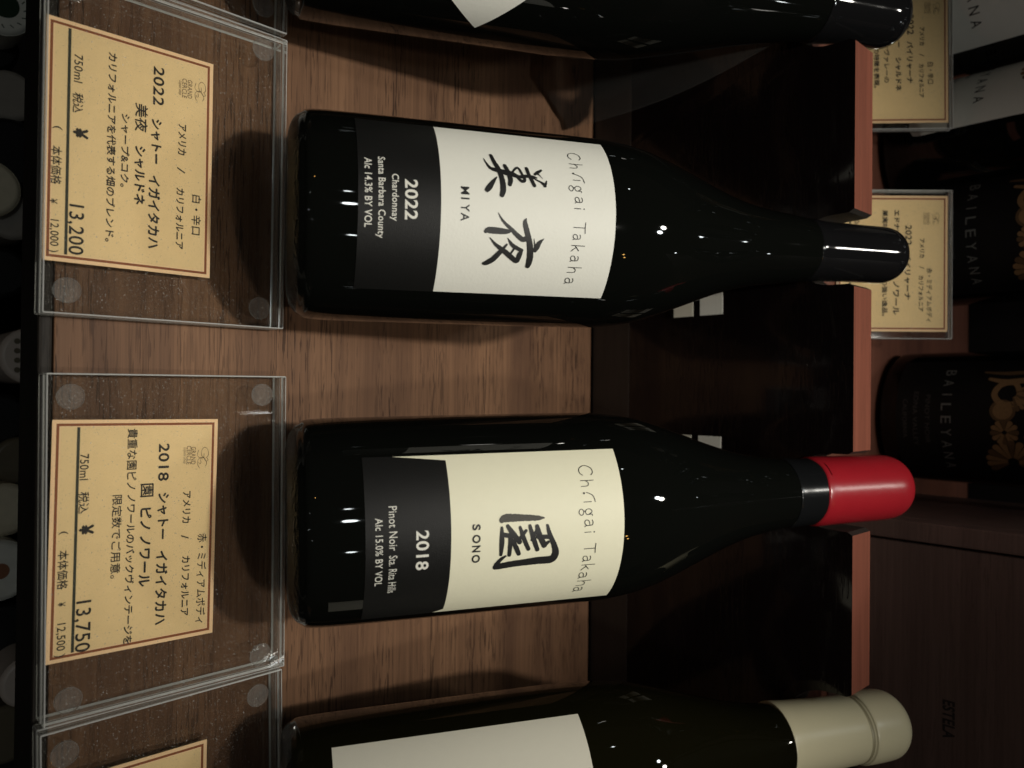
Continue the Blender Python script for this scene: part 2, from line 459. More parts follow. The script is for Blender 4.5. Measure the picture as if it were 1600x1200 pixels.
# ------------------------------------------------------------------ the leaning bottles
BURG = [(0, 29.5), (0.7, 33.2), (2.2, 36.8), (5.2, 39.6), (11, 41.2), (40, 41.5), (95, 41.5), (122, 41.45), (135, 41.0), (149, 39.0), (162, 35.4), (175, 30.9), (189, 25.9), (203, 21.6), (218, 18.5), (235, 16.6)]
def neck_profile(rn, end): return [(235, rn + 1.0), (246, rn + 0.3), (262, rn - 0.2), (end - 14, rn - 0.3), (end - 7, rn - 0.8), (end - 3, rn - 2.6), (end - 0.8, rn - 5.6), (end, rn - 9)]

def leaning_bottle(k, label, group='wine bottles leaning in the rack'):
    return thing('wine_bottle', label, 'wine bottle', BOT[k], (-(math.pi / 2 - EL), 0, R(YAW[k])), group)

def glass(parent, prof, k='glass', name='glass_body'):
    g = G(); pf = smooth_profile(prof, 5)
    g.lathe(pf, k, 112, ks=['glass_base' if p_[1] < 3.4 else k for p_ in pf[:-1]]); return g.build(name, parent)

STROKES = {
 'mei': [[(-15.88, 93.89, 0.75), (-14.85, 92.39, 1.1), (-13.82, 91.12, 0.92)], [(-14.07, 91.15, 0.83), (-13.86, 92.63, 0.47), (-12.12, 94.14, 0.14)], [(-12.01, 90.25, 0.46), (-10.8, 92.87, 0.64), (-9.97, 94.26, 1.01), (-9.09, 95.01, 0.83)], [(-11.28, 95.66, 0.37), (-10.05, 95.18, 0.83), (-9.07, 94.73, 0.92)], [(-16.17, 87.99, 1.2), (-13.57, 88.59, 1.2), (-10.99, 89.61, 1.29), (-8.95, 90.53, 1.2)], [(-14.05, 82.11, 0.63), (-16.06, 83.91, 0.81), (-15.5, 84.97, 0.81), (-13.31, 85.85, 0.92), (-10.97, 86.76, 1.08), (-10.3, 85.58, 1.08), (-11.77, 83.91, 0.9), (-13.24, 82.48, 0.72)], [(-12.28, 91.64, 0.55), (-12.7, 89.86, 0.92), (-12.55, 87.13, 1.2), (-12.1, 84.38, 1.2), (-13.03, 81.78, 1.84), (-13.42, 79.15, 1.85), (-14.0, 76.54, 1.62), (-14.86, 73.53, 1.08), (-17.01, 72.0, 0.62), (-19.07, 71.18, 0.13)], [(-16.63, 79.27, 1.17), (-13.77, 80.29, 1.53), (-10.7, 81.04, 1.62), (-8.58, 80.63, 1.32)], [(-21.01, 74.26, 1.08), (-17.89, 75.19, 1.35), (-14.42, 76.67, 1.62), (-10.64, 77.66, 1.71), (-6.55, 77.94, 1.89), (-4.08, 77.32, 1.5)], [(-11.16, 75.63, 0.35), (-8.92, 73.94, 1.32), (-6.78, 72.51, 1.76), (-5.69, 71.59, 1.58)]],
 'ya': [[(11.17, 94.64, 0.18), (12.67, 93.05, 1.29), (14.44, 92.11, 1.8), (15.78, 91.5, 1.35)], [(11.4, 90.65, 0.18), (13.63, 91.15, 0.45), (15.11, 91.78, 0.99)], [(4.17, 87.03, 0.44), (5.66, 86.63, 1.44), (8.95, 87.64, 1.71), (13.11, 89.0, 1.89), (17.4, 89.79, 2.12), (20.08, 89.82, 2.02), (22.03, 89.5, 1.62)], [(2.59, 75.88, 0.13), (5.38, 77.72, 0.7), (8.09, 80.95, 1.14), (10.44, 83.79, 1.44), (11.91, 86.17, 1.58), (11.41, 87.47, 1.53)], [(9.22, 81.02, 0.63), (9.36, 79.26, 1.58), (9.26, 75.27, 2.02), (9.28, 72.21, 1.89), (9.74, 71.36, 1.23)], [(11.7, 80.1, 0.18), (13.93, 81.87, 1.08), (15.04, 83.56, 1.26), (16.06, 86.16, 1.08)], [(16.06, 86.16, 0.99), (17.63, 85.55, 1.62), (18.97, 85.19, 1.62), (20.26, 84.56, 1.53), (18.69, 81.99, 1.62), (17.26, 80.01, 1.62), (16.06, 78.09, 1.41), (14.08, 75.22, 0.88), (11.89, 73.05, 0.17)], [(14.91, 83.41, 0.63), (17.37, 82.04, 0.63)], [(14.12, 80.02, 0.53), (15.68, 78.85, 0.97), (17.4, 77.44, 1.58), (20.16, 75.03, 1.76), (21.63, 72.79, 1.58), (21.9, 71.81, 1.14)]],
 'sono_grey': [[(-3.39, 94.18, 0.56), (-3.49, 91.25, 1.9), (-3.94, 84.57, 2.69), (-4.12, 79.07, 3.08), (-3.49, 77.3, 2.2)]],
 'sono': [[(-0.41, 95.49, 1.01), (3.42, 96.61, 1.6), (7.69, 98.53, 1.97), (10.91, 99.2, 2.55), (13.31, 97.63, 2.85), (13.48, 91.96, 2.74), (13.82, 86.37, 2.46), (14.17, 80.84, 2.35), (14.69, 76.76, 2.24), (14.94, 75.31, 1.87)], [(13.86, 75.58, 1.68), (11.9, 77.05, 1.32), (10.48, 78.97, 0.77)], [(-0.64, 77.26, 0.99), (4.38, 77.33, 1.76), (9.77, 77.16, 1.1)], [(-1.19, 79.56, 1.21), (1.87, 81.66, 1.87), (5.26, 84.34, 1.68)], [(2.07, 77.82, 1.54), (2.58, 80.95, 1.65)], [(3.26, 80.8, 1.65), (10.13, 80.48, 1.34)], [(4.67, 81.83, 1.34), (7.49, 83.07, 1.65), (9.94, 84.23, 1.46)], [(-0.39, 84.51, 1.01), (3.85, 85.96, 1.54), (8.28, 88.01, 1.34)], [(1.01, 86.85, 1.1), (3.76, 84.57, 1.21)], [(-0.7, 88.41, 1.1), (4.09, 89.87, 1.68), (8.75, 91.63, 1.48)], [(-0.38, 91.31, 1.37), (3.16, 92.37, 1.9), (7.24, 94.36, 1.9)], [(0.17, 91.65, 1.01), (4.71, 89.33, 1.12)], [(4.03, 96.01, 1.48), (3.67, 91.82, 1.68)], [(7.41, 94.25, 1.6), (6.01, 95.98, 1.03)]],
}

# bottle with the two brushed characters
b1 = leaning_bottle(1, 'black bottle whose white label carries two brushed characters and the year 2022')
glass(b1, BURG + [(246, 15.2), (250, 14.6)])
g = G(); g.lathe(smooth_profile([(244.5, 15.35), (246, 15.5), (255, 14.9), (272, 14.5), (288, 14.4), (294, 14.0), (298.5, 12.2), (301.5, 8.8), (302.8, 4.5), (303, 0.5)], 6), 'black_cap', 80); g.build('capsule', b1)
g = G(); r = 41.5
sheet(g, 'paper', cylwrap(r, 0.12), ident, -37.0, 35.6, 24.0, 124.3, 72, 12)
sheet(g, 'black_paper', cylwrap(r, 0.20), ident, -37.05, 35.65, 23.9, 54.0, 72, 4)
W = cylwrap(r, 0.28)
for t, y0, y1, x0, x1, bo in [('2022', 40.6, 45.4, -7.2, 7.5, 0.022), ('Chardonnay', 35.2, 38.5, -8.8, 8.3, 0.01), ('Santa Barbara County', 30.3, 33.7, -15.3, 14.7, 0.01), ('Alc 14.3% BY VOL', 26.2, 28.9, -14.4, 11.1, 0.012)]:
    put_text(g, 'white_ink', W, t, x0, x1, y0, y1, bo)
for i, ch in enumerate('MIYA'):
    x = [-6.2, -2.0, 0.4, 3.6][i]; wd = [3.0, 0.62, 2.7, 3.0][i]
    put_text(g, 'ink', W, ch, x, x + wd, 61.5, 64.7, 0.015)
for ch, y0, y1, x0, x1 in [('C', 106.7, 111.8, -27.1, -23.0), ('h', 106.3, 111.9, -20.9, -18.3), ('r', 107.6, 111.6, -15.6, -12.0), ('1', 106.8, 109.8, -13.2, -12.6), ('g', 104.7, 109.9, -10.6, -7.8), ('a', 107.0, 110.1, -5.8, -3.3),
                           ('1', 106.7, 109.3, -1.5, -0.9), ('T', 106.6, 111.5, 4.0, 8.1), ('a', 106.6, 109.7, 8.6, 10.8), ('k', 106.4, 111.8, 12.7, 15.3), ('a', 106.6, 109.9, 16.9, 19.3), ('h', 106.3, 112.0, 21.4, 24.1), ('a', 106.2, 109.6, 26.2, 28.8)]:
    pen(g, 'ink', W, ch, x0, x1, y0, y1, 0.30)
disc(g, 'ink', W, -15.9, 107.3, 0.42); disc(g, 'ink', W, -1.2, 110.7, 0.28)
n = 0
for key in ('mei', 'ya'):
    for st in STROKES[key]:
        n += 1
        ribbon(g, 'ink', cylwrap(r, 0.27 + 0.006 * n), [(a, b, c * 1.22) for a, b, c in st], rough=0.035)
g.build('label', b1)

# bottle with one boxed character, red wax
b2 = leaning_bottle(2, 'black bottle dipped in red wax, cream label with one boxed brushed character')
glass(b2, BURG + [(246, 16.0), (252, 15.4)])
g = G(); g.lathe(smooth_profile([(231, 17.15), (232.5, 17.3), (240, 16.7), (249.0, 16.35)], 6), 'band', 80); g.build('shrink_band', b2)
g = G(); g.lathe(smooth_profile([(247.0, 16.45), (248.2, 17.0), (252, 17.2), (262, 16.9), (276, 16.7), (288, 16.55), (294.5, 16.1), (299, 14.7), (302, 12.2), (303.6, 8.0), (304.1, 0.5)], 6), 'wax', 96)
# the wax edge runs a little unevenly round the neck
g.v = [(x, y, z + (0.55 * math.sin(2.0 * math.atan2(y, x)) + 0.3 * math.sin(5 * math.atan2(y, x) + 1) if z < 250 else 0)) for x, y, z in g.v]
g.build('wax_seal', b2)
g = G()
sheet(g, 'paper_warm', cylwrap(r, 0.12), ident, -30.4, 40.0, 26.6, 128.0, 72, 12)
def black_band(x, y, u, v):
    # slanted ends: wide at the bottom on the left, chamfered corners on the right
    xl = -30.45 + max(0.0, (y - 36.6) / 21.2) * 2.6
    xr = 40.05 - max(0.0, (y - 53.4) / 4.4) * 2.9
    return (xl + (xr - xl) * u, y)
sheet(g, 'black_paper', cylwrap(r, 0.20), black_band, 0, 1, 26.5, 57.8, 72, 24)
for t, y0, y1, x0, x1, bo in [('2018', 44.7, 49.5, -1.6, 13.4, 0.018), ('Pinot Noir', 34.9, 37.9, -10.9, 5.0, 0.0), ('Sta. Rita Hills', 34.9, 37.9, 6.9, 22.7, 0.0), ('Alc 15.0% BY VOL', 30.0, 32.7, -6.9, 18.9, 0.004)]:
    put_text(g, 'white_ink', W, t, x0, x1, y0, y1, bo)
for i, ch in enumerate('SONO'):
    x = [-2.6, 1.3, 5.4, 9.0][i]; wd = [2.3, 3.2, 2.6, 3.3][i]
    put_text(g, 'ink', W, ch, x, x + wd, 65.8, 69.0, 0.03)
for ch, y0, y1, x0, x1 in [('C', 110.8, 116.4, -23.1, -18.8), ('h', 110.7, 116.1, -17.1, -14.2), ('r', 112.4, 115.9, -12.0, -8.3), ('1', 111.0, 114.2, -8.7, -8.1), ('g', 108.7, 114.3, -6.0, -3.1), ('a', 111.0, 114.5, -1.6, 1.1), ('1', 111.0, 113.6, 3.0, 3.6),
                           ('T', 111.2, 116.0, 8.1, 12.0), ('a', 111.1, 114.4, 13.1, 15.7), ('k', 111.1, 116.6, 17.0, 19.9), ('a', 110.8, 114.1, 21.0, 24.1), ('h', 110.9, 116.8, 25.4, 28.9), ('a', 110.6, 114.2, 29.6, 32.7)]:
    pen(g, 'ink', W, ch, x0, x1, y0, y1, 0.30)
disc(g, 'ink', W, -11.8, 111.4, 0.42); disc(g, 'ink', W, 3.35, 115.0, 0.3)
for st in STROKES['sono_grey']: ribbon(g, 'grey_ink', cylwrap(r, 0.26), st, rough=0.12, step=0.25)
n = 0
for st in STROKES['sono']:
    n += 1
    ribbon(g, 'ink', cylwrap(r, 0.27 + 0.006 * n), [(a, b, c * 1.15) for a, b, c in st], rough=0.05)
g.build('label', b2)

# bottle at the left edge, black capsule, label turned like a diamond
SLIM = [(0, 31), (1.2, 34.2), (4.5, 36.8), (10, 37.9), (40, 38.2), (95, 38.3), (122, 38.3), (138, 37.6), (152, 36.2), (168, 33.2), (184, 29.6), (200, 25.8), (216, 22.3), (232, 19.4), (246, 17.4), (256, 16.4)]
b0 = leaning_bottle(0, 'black bottle beside the first price sign, pale label set as a diamond')
glass(b0, [(s, r_ * 1.03) for s, r_ in SLIM])
g = G(); g.lathe(smooth_profile([(250, 17.5), (251.5, 17.8), (262, 17.0), (280, 16.4), (292, 16.1), (298, 14.6), (302, 11.5), (304.2, 7.5), (305, 0.5)], 6), 'black_cap', 80); g.build('capsule', b0)
g = G(); r0_ = 38.3 * 1.03
cx, cy, ang, hs = 16.0, 76.0, R(45), 27.5
def diamond(x, y, u, v):
    a, b = (u * 2 - 1) * hs, (v * 2 - 1) * hs
    return (cx + a * math.cos(ang) - b * math.sin(ang), cy + a * math.sin(ang) + b * math.cos(ang))
sheet(g, 'paper', cylwrap(r0_, 0.15), diamond, 0, 1, 0, 1, 40, 40)
g.build('label', b0)
g = G()   # loose clear bag hanging off the neck towards the shelf
inv0 = (Matrix.Translation(Vector(BOT[0])) @ Euler((-(math.pi / 2 - EL), 0, R(YAW[0]))).to_matrix().to_4x4()).inverted()
A, B, D, Cc = [Vector(q) for q in ((-183.0, 366, 163.5), (-204, 360, 158), (-153.5, 346, 5), (-181, 318, 3))]
vs = []
nn = 16
for j in range(nn + 1):
    for i in range(nn + 1):
        u, v = i / nn, j / nn
        p_ = (A * (1 - u) + B * u) * (1 - v) + (D * (1 - u) + Cc * u) * v
        p_ += Vector((7 * math.sin(math.pi * v) * (1 - u) + 2.0 * math.sin(9 * u + 4 * v) * v, -3 * math.sin(7 * u + 2 * v) * v, 0))
        vs.append(tuple(inv0 @ p_))
g.add(vs, [[j * (nn + 1) + i, j * (nn + 1) + i + 1, (j + 1) * (nn + 1) + i + 1, (j + 1) * (nn + 1) + i] for j in range(nn) for i in range(nn)], 'film', True)
edge = [vs[q * (nn + 1)] for q in range(nn + 1)]
g.add(edge + [(x + 0.5, y - 0.3, z) for x, y, z in edge], [[q, q + 1, nn + 2 + q, nn + 1 + q] for q in range(nn)], 'film_edge', True)
g.build('plastic_sleeve', b0)

# bottle at the right edge, cream capsule, plain label
b3 = leaning_bottle(3, 'olive glass bottle with a cream crimped capsule and plain pale label')
glass(b3, SLIM[:9] + [(168, 32.0), (184, 27.2), (200, 22.6), (214, 19.4), (226, 17.7), (240, 16.9), (252, 16.0)], 'olive_glass')
g = G()
prof = [(229, 18.0), (230, 18.4), (239, 17.7), (248, 17.2), (262, 16.6), (273.0, 16.2), (274.6, 15.6), (276.2, 16.4), (278, 17.3), (288, 17.2), (295, 16.6), (299.5, 14.2), (302, 10.5), (303, 0.5)]
pf = smooth_profile(prof, 6)
g.lathe(pf, 'cream_cap', 96, ks=['cream_groove' if 273.6 < (pf[i][1] + pf[i + 1][1]) / 2 < 275.6 else 'cream_cap' for i in range(len(pf) - 1)])
g.build('capsule', b3)
g = G(); sheet(g, 'paper_plain', cylwrap(38.3, 0.15), ident, -42.6, 30, 18.3, 119.8, 72, 10); g.build('label', b3)

# ------------------------------------------------------------------ price signs: clear holders and kraft cards
def holder(label, x, y, rz, w=125.5, d=91.0, studs=((8.5, 7.5), (117.0, 7.5), (8.0, 79.5), (117.5, 79.5)), group='clear price sign holders on the shelf edge'):
    t = thing('sign_holder', label, 'sign holder', (x, y, 0.4), (0, 0, R(rz)), group)
    g = G(); g.box((0, 0, 0), (w, d, 6.6), 'acrylic', 0.5, 'acrylic_edge'); g.build('base_plate', t)
    g = G(); g.box((0, 0, 8.1), (w, d, 12.2), 'acrylic', 0.5, 'acrylic_edge'); g.build('cover_plate', t)
    for sx, sy in studs:
        g = G(); g.lathe([(4.6, 12.25), (4.6, 13.2), (4.35, 13.5), (0.6, 13.52)], 'magnet', 40, ks=['magnet', 'acrylic_edge', 'magnet'])
        g.sm = [False] * len(g.sm)
        g.build('stud', t, (sx, sy, 0))
    return t

def flat(z): return lambda x, y: (x, y, z)

def monogram(g, W, x, y, s):
    """script G and C curling through each other"""
    for st in ([(0.55, 0.78), (0.40, 1.0), (0.10, 0.92), (0.0, 0.62), (0.18, 0.38), (0.45, 0.42), (0.52, 0.62)], [(0.52, 0.62), (0.56, 0.3), (0.40, 0.02), (0.15, 0.10)],
               [(0.30, 0.60), (0.55, 0.62), (0.72, 0.80), (0.66, 0.98), (0.52, 0.86)],
               [(1.0, 0.72), (0.84, 0.86), (0.60, 0.70), (0.52, 0.36), (0.66, 0.06), (0.92, 0.08), (1.08, 0.26)], [(0.62, 0.30), (0.8, 0.34), (0.86, 0.22), (0.76, 0.14)]):
        ribbon(g, 'logo_ink', W, [(x + a * s * 1.75, y + b * s, 0.22 if i % 2 else 0.12) for i, (a, b) in enumerate(st)], step=0.2)

def price_card(label, x, y, rz, w, h, items, rule, z=7.5, parent_free=True, group='kraft price cards in clear holders', scale=1.0):
    g = G()
    g.box((0, 0, 0), (w, h, 0.35), 'kraft', 0, None)
    zt = 0.40
    W0, W1, W2 = flat(zt), flat(zt + 0.05), flat(zt + 0.09)
    def bar(x0, y0, x1, y1, k, Wf): g.add([Wf(x0, y0), Wf(x1, y0), Wf(x1, y1), Wf(x0, y1)], [[0, 1, 2, 3]], k)
    for k, i0, th, Wf in (('kraft_edge', 0.0, 1.35, W0), ('brown_ink', 1.35, 0.95, W0), ('kraft_edge', 2.3, 0.35, W0)):
        i1 = i0 + th
        bar(i0, i0, w - i0, i1, k, Wf); bar(i0, h - i1, w - i0, h - i0, k, Wf)
        bar(i0, i1, i1, h - i1, k, Wf); bar(w - i1, i1, w - i0, h - i1, k, Wf)
    if rule: bar(2.7, rule - 0.5, w - 2.7, rule + 0.5, 'green_ink', W1)
    ca, sa = math.cos(R(rz)), math.sin(R(rz))
    for it in items:
        t, x0, x1, yc, hh = it[:5]
        dx, dy = (x0 + x1) / 2, yc
        px, py = (dx * ca + dy * sa, -dx * sa + dy * ca) if len(it) < 6 else (dx, dy)
        wd = x1 - x0
        if ',' in t: py -= 0.10 * hh; hh *= 1.2
        if t == 'GC': monogram(g, W1, px - wd / 2 + 0.8, py - hh / 2 + 0.2, hh * 0.95); continue
        small = hh < 2.2
        jp = any(ord(c) > 0x3000 for c in t)
        kk = 'logo_ink' if small else 'card_ink'
        # heavier strokes: the same line printed again a hair to the side
        kanji = any(ord(c) > 0x4dff for c in t) and len(t) < 12
        sp_ = 0 if small else 0.04 if not jp else 0.05 if kanji and hh < 4.5 else 0.09 if kanji or hh < 3.55 else 0.17
        if t in ('2022', '2018'): sp_ = 0.13
        if ',' in t and hh > 4: sp_ = 0.09
        if t == '¥' and hh > 4: sp_ = 0.28
        for q, (ax, ay) in enumerate([(0, 0)] if not sp_ else [(-sp_, 0), (sp_, 0), (0, -sp_), (0, sp_)]):
            put_text(g, kk, flat(zt + 0.05 + 0.004 * q), t, px - wd / 2 + ax + sp_, px + wd / 2 + ax - sp_, py - hh / 2 + ay + sp_, py + hh / 2 + ay - sp_, 0.0, 0.35 if 'shop' in t else 0.0)
    o = g.build('price_card', None, (x, y, z), (0, 0, R(rz)))
    return tag(o, label, 'price card', group)

CARD1 = [('2022', 8.0, 23.2, 40.1, 4.1), ('シャトー', 28.6, 46.2, 39.1, 4.1), ('イガイタカハ', 50.8, 79.5, 38.3, 4.5), ('美夜', 24.0, 34.9, 33.7, 4.7), ('シャルドネ', 40.4, 63.2, 33.0, 4.2), ('シャープ&コク。', 29.3, 57.4, 27.8, 3.2),
         ('カリフォルニアを代表する畑のブレンド。', 7.4, 78.8, 23.0, 3.3), ('750ml', 11.4, 21.7, 11.9, 2.9), ('税込', 25.5, 33.0, 11.7, 3.6), ('¥', 38.2, 42.0, 12.6, 5.1), ('13,200', 66.6, 84.9, 11.3, 4.8), ('(', 39.2, 40.4, 5.1, 3.3),
         ('本体価格', 46.4, 60.3, 4.7, 3.5), ('¥', 65.5, 67.3, 3.9, 2.4), ('12,000 )', 73.0, 84.8, 4.0, 3.0), ('アメリカ', 28.3, 40.7, 49.1, 3.3), ('/', 45.8, 47.9, 48.6, 3.0), ('カリフォルニア', 54.0, 78.4, 48.1, 3.2), ('白・辛口', 55.8, 71.9, 54.6, 3.8),
         ('GRAND', 9.9, 17.3, 52.1, 1.8), ('CERCLE', 9.9, 17.6, 50.0, 1.8), ('Liquor shop', 11.1, 16.8, 48.2, 1.5), ('GC', 8.7, 17.4, 56.1, 4.6)]
CARD2 = [('2018', 10.4, 25.1, 41.0, 4.1), ('シャトー', 29.7, 48.0, 40.6, 4.4), ('イガイタカハ', 52.4, 81.3, 40.0, 4.6), ('園', 25.6, 30.8, 34.7, 4.9), ('ピノ', 35.0, 43.5, 34.3, 4.2), ('ノワール', 45.7, 65.4, 33.8, 4.2), ('貴重な園ピノ', 4.1, 27.4, 29.3, 3.7),
         ('ノワールのバックヴィンテージを', 29.3, 86.3, 28.4, 3.4), ('限定数でご用意。', 29.0, 60.4, 23.7, 3.6), ('750ml', 12.8, 22.4, 12.8, 3.0), ('税込', 26.7, 34.7, 12.6, 3.6), ('¥', 38.9, 42.6, 13.5, 5.1), ('13,750', 66.8, 85.5, 12.5, 4.9), ('(', 40.4, 41.6, 6.0, 3.1),
         ('本体価格', 47.3, 61.4, 5.8, 3.5), ('¥', 66.0, 67.5, 5.4, 2.5), ('12,500 )', 73.6, 85.7, 5.1, 3.1), ('アメリカ', 30.0, 42.8, 49.8, 3.3), ('/', 47.4, 49.1, 49.1, 3.0), ('カリフォルニア', 55.9, 79.9, 49.2, 3.3), ('赤・ミディアムボディ', 47.8, 84.0, 55.6, 3.9),
         ('GRAND', 12.4, 19.4, 52.5, 1.8), ('CERCLE', 11.9, 19.3, 50.7, 1.8), ('Liquor shop', 12.4, 18.9, 49.0, 1.5), ('GC', 12.0, 19.8, 56.2, 4.7)]
off = lambda items, ox, oy: [(t, a + ox, b + ox, c + oy, h) for t, a, b, c, h in items]
holder('clear acrylic holder with the 13,200 card, bright glint at its corner', -150.6, 66.2, -0.9)
price_card('kraft price card reading 2022 and 13,200 in the acrylic holder', -132.4, 66.6, -1.0, 88.0, 60.0, off(CARD1, 0.2, -1.6), 7.6)
holder('clear acrylic holder with the 13,750 card, straight in front of the wax bottle', -4.0, 65.6, -0.4)
price_card('kraft price card reading 2018 and 13,750 in the acrylic holder', 12.9, 68.5, -1.5, 87.6, 60.0, off(CARD2, 0.1, -2.5), 8.6)
holder('clear acrylic holder half outside the picture, card end showing at the corner', 123.4, 63.6, 0.3)
price_card('kraft price card of which only one bordered end shows, nearest the cream capsule bottle', 143.9, 64.0, -1.2, 87.6, 60.0, [('750ml', 12.8, 22.4, 12.8, 3.0, 1), ('2021', 10.4, 25.1, 41.0, 4.1, 1)][:0], 8.6)
holder('clear acrylic holder of which just an empty corner shows under the diamond label bottle', -279.5, 69.5, -1.6)

# ------------------------------------------------------------------ upper row: standing bottles, cards, crate
UP = [(0, 33), (1.2, 37), (5, 40.5), (12, 41.8), (60, 42), (165, 42), (178, 41), (192, 36), (207, 28), (224, 20), (240, 16), (262, 15), (300, 14.8)]
def fan(g, k, W, x, y, r, a0, a1, n, kd='gold_dark'):
    for i in range(n):
        a = R(a0 + (a1 - a0) * i / (n - 1))
        w = 0.9 * r * abs(R(a1 - a0)) / n
        ribbon(g, k if i % 3 else kd, W, [(x + 0.25 * r * math.cos(a), y + 0.25 * r * math.sin(a), w * 0.3), (x + 0.7 * r * math.cos(a), y + 0.7 * r * math.sin(a), w * 0.75), (x + 0.93 * r * math.cos(a), y + 0.93 * r * math.sin(a), w)], step=0.8)
def emblem(g, W, y):
    fan(g, 'gold', W, 25.0, y + 9, 13.0, 60, 300, 13)
    fan(g, 'gold', W, 6.5, y + 6, 6.5, 0, 335, 12)
    disc(g, 'gold_dark', W, -6.0, y + 5, 6.6); disc(g, 'gold', W, -6.0, y + 5, 5.0)
    ribbon(g, 'gold', W, [(-12, y + 16, 3.0), (-9.5, y + 6, 3.4), (-15, y + 0.5, 3.2), (-21.5, y + 3, 3.2), (-23, y + 10, 3.0), (-17, y + 13, 2.6)], step=0.6)
    fan(g, 'gold', W, -16.5, y + 9, 11, 20, 120, 8)
    ribbon(g, 'gold', W, [(-26, y - 3, 2.0), (-24, y + 6, 3.4), (-25.5, y + 18, 4.0)], step=0.6)
    ribbon(g, 'gold_dark', W, [(-31, y - 6, 1.6), (-30, y + 5, 2.6), (-31, y + 16, 3.0)], step=0.6)
    for a in (20, 60, 100, 140):
        ribbon(g, 'gold', W, [(14 + 4 * math.cos(R(a)), y + 17 + 4 * math.sin(R(a)), 1.5), (14 + 10 * math.cos(R(a)), y + 17 + 10 * math.sin(R(a)), 4.2), (14 + 14 * math.cos(R(a)), y + 17 + 14 * math.sin(R(a)), 1.0)], step=0.6)
    ribbon(g, 'gold', W, [(9, y + 17, 3), (2, y + 20, 5), (-6, y + 24, 4)], step=0.6)
    fan(g, 'gold', W, -8, y + 27, 10, 0, 300, 12); fan(g, 'gold', W, 14, y + 36, 11, 0, 330, 13)

def standing_bottle(label, x, y, turn, dark, zl=0.0):
    t = thing('wine_bottle', label, 'wine bottle', (x, y, 120.2), (0, 0, R(turn)), 'wine bottles standing on the upper shelf')
    glass(t, UP)
    g = G(); g.lathe(smooth_profile([(238, 16.4), (240, 16.8), (262, 15.7), (298, 15.3), (300.5, 13.5), (301, 0.5)], 4), 'black_cap', 48); g.build('capsule', t)
    g = G(); r = 42.0
    if dark: sheet(g, 'black_paper', cylwrap(r, 0.12), ident, -42, 42, 28 + zl, 150 + zl, 48, 4)
    else:
        # round-cornered white label
        def rc(x_, y_, u, v):
            q = 5.0; yy = 26 + zl + 96 * v
            d = min(yy - (26 + zl), 122 + zl - yy)
            ins = q - math.sqrt(max(0, q * q - (q - d) ** 2)) if d < q else 0
            return ((-55 + ins) + (110 - 2 * ins) * u, yy)
        sheet(g, 'paper', cylwrap(r, 0.12), rc, 0, 1, 0, 1, 48, 40)
    zl2 = zl if dark else zl + 7.5
    W = cylwrap(r, 0.22)
    ink = 'silver' if dark else 'ink'
    for i, ch in enumerate('BAILEYANA'):
        xc = (i - 4) * 7.7 + (0 if dark else 9)
        put_text(g, ink, W, ch, xc - (0.35 if ch == 'I' else 2.2), xc + (0.35 if ch == 'I' else 2.2), 54 + zl2, 59.5 + zl2)
    for t_, y_, x_ in ((('CHARDONNAY', 45, 16) if not dark else ('PINOT NOIR', 45, 15)), ('EDNA VALLEY', 38, 17), ('CALIFORNIA', 32, 12)):
        put_text(g, 'dim_silver' if dark else 'grey_print', W, t_, -x_, x_, y_ + zl2, y_ + 2.6 + zl2)
    emblem(g, W, 81.5 + zl2)
    g.build('label', t)
    return t
standing_bottle('white labelled bottle at the picture edge, label reading down to its last letters', -241, 545, -14, False, -6)
standing_bottle('white labelled bottle behind the upper card, between white and dark labelled bottles', -155, 556, -75, False, -6)
standing_bottle('dark labelled bottle with gold shells, behind the upper card of a medium bodied red', -93, 556, 4, True, -2)
standing_bottle('dark labelled bottle with large gold shells, next to the wooden crate', 21.5, 551, 0, True, -14)

def upper_card(label, hlabel, x, y, w, h, rz, items):
    # leans back on the bottles: lying frame tipped up
    tilt = R(43.5)
    hx = thing('sign_holder', hlabel, 'sign holder', (x, y, 120.4), (tilt, 0, R(rz)), 'clear price sign holders on the upper shelf')
    g = G(); g.box((-3, 0, -3.4), (w + 4.5, h + 1.6, -0.3), 'acrylic', 0.4, 'acrylic_edge'); g.build('base_plate', hx)
    g = G(); g.box((-3, 0, 0.9), (w + 4.5, h + 1.6, 3.0), 'acrylic', 0.4, 'acrylic_edge'); g.build('cover_plate', hx)
    o = price_card(label, 0, 0, 0, w, h, items, 8.0, 0, group='kraft price cards on the upper shelf')
    o.matrix_world = Matrix.Translation(Vector((x, y, 120.4)) * MM) @ Euler((tilt, 0, R(rz))).to_matrix().to_4x4() @ Matrix.Translation((0, 0, 0.1 * MM))
    return o
def upper_items(a, name, lines):
    # a: lines measured from the card's top edge
    return a
H = 66.0
U1 = [('白・辛口', 45, 58, H - 10.5, 3.8, 1), ('アメリカ', 24, 35, H - 15.5, 3.0, 1), ('/', 40, 41.5, H - 15.7, 3.0, 1), ('カリフォルニア', 46, 66, H - 15.9, 3.0, 1), ('2022', 16.5, 28.5, H - 22.3, 3.9, 1), ('バイリャーナ', 32.5, 57.5, H - 22.8, 4.0, 1),
      ('エドナヴァレー', 10, 36, H - 29.3, 3.6, 1), ('シャルドネ', 42, 62, H - 29.6, 3.8, 1), ('エドナヴァレーの', 25, 57, H - 36.5, 3.4, 1), ('シャルドネの特徴を表現。', 18, 60, H - 42.5, 3.4, 1), ('750ml', 11, 20, 12, 3.0, 1), ('税込', 24, 31, 12, 3.6, 1),
      ('GRAND', 9.5, 16, H - 11.2, 1.7, 1), ('CERCLE', 9.5, 16, H - 13.2, 1.7, 1), ('GC', 8.8, 16.4, H - 7.0, 4.0, 1)]
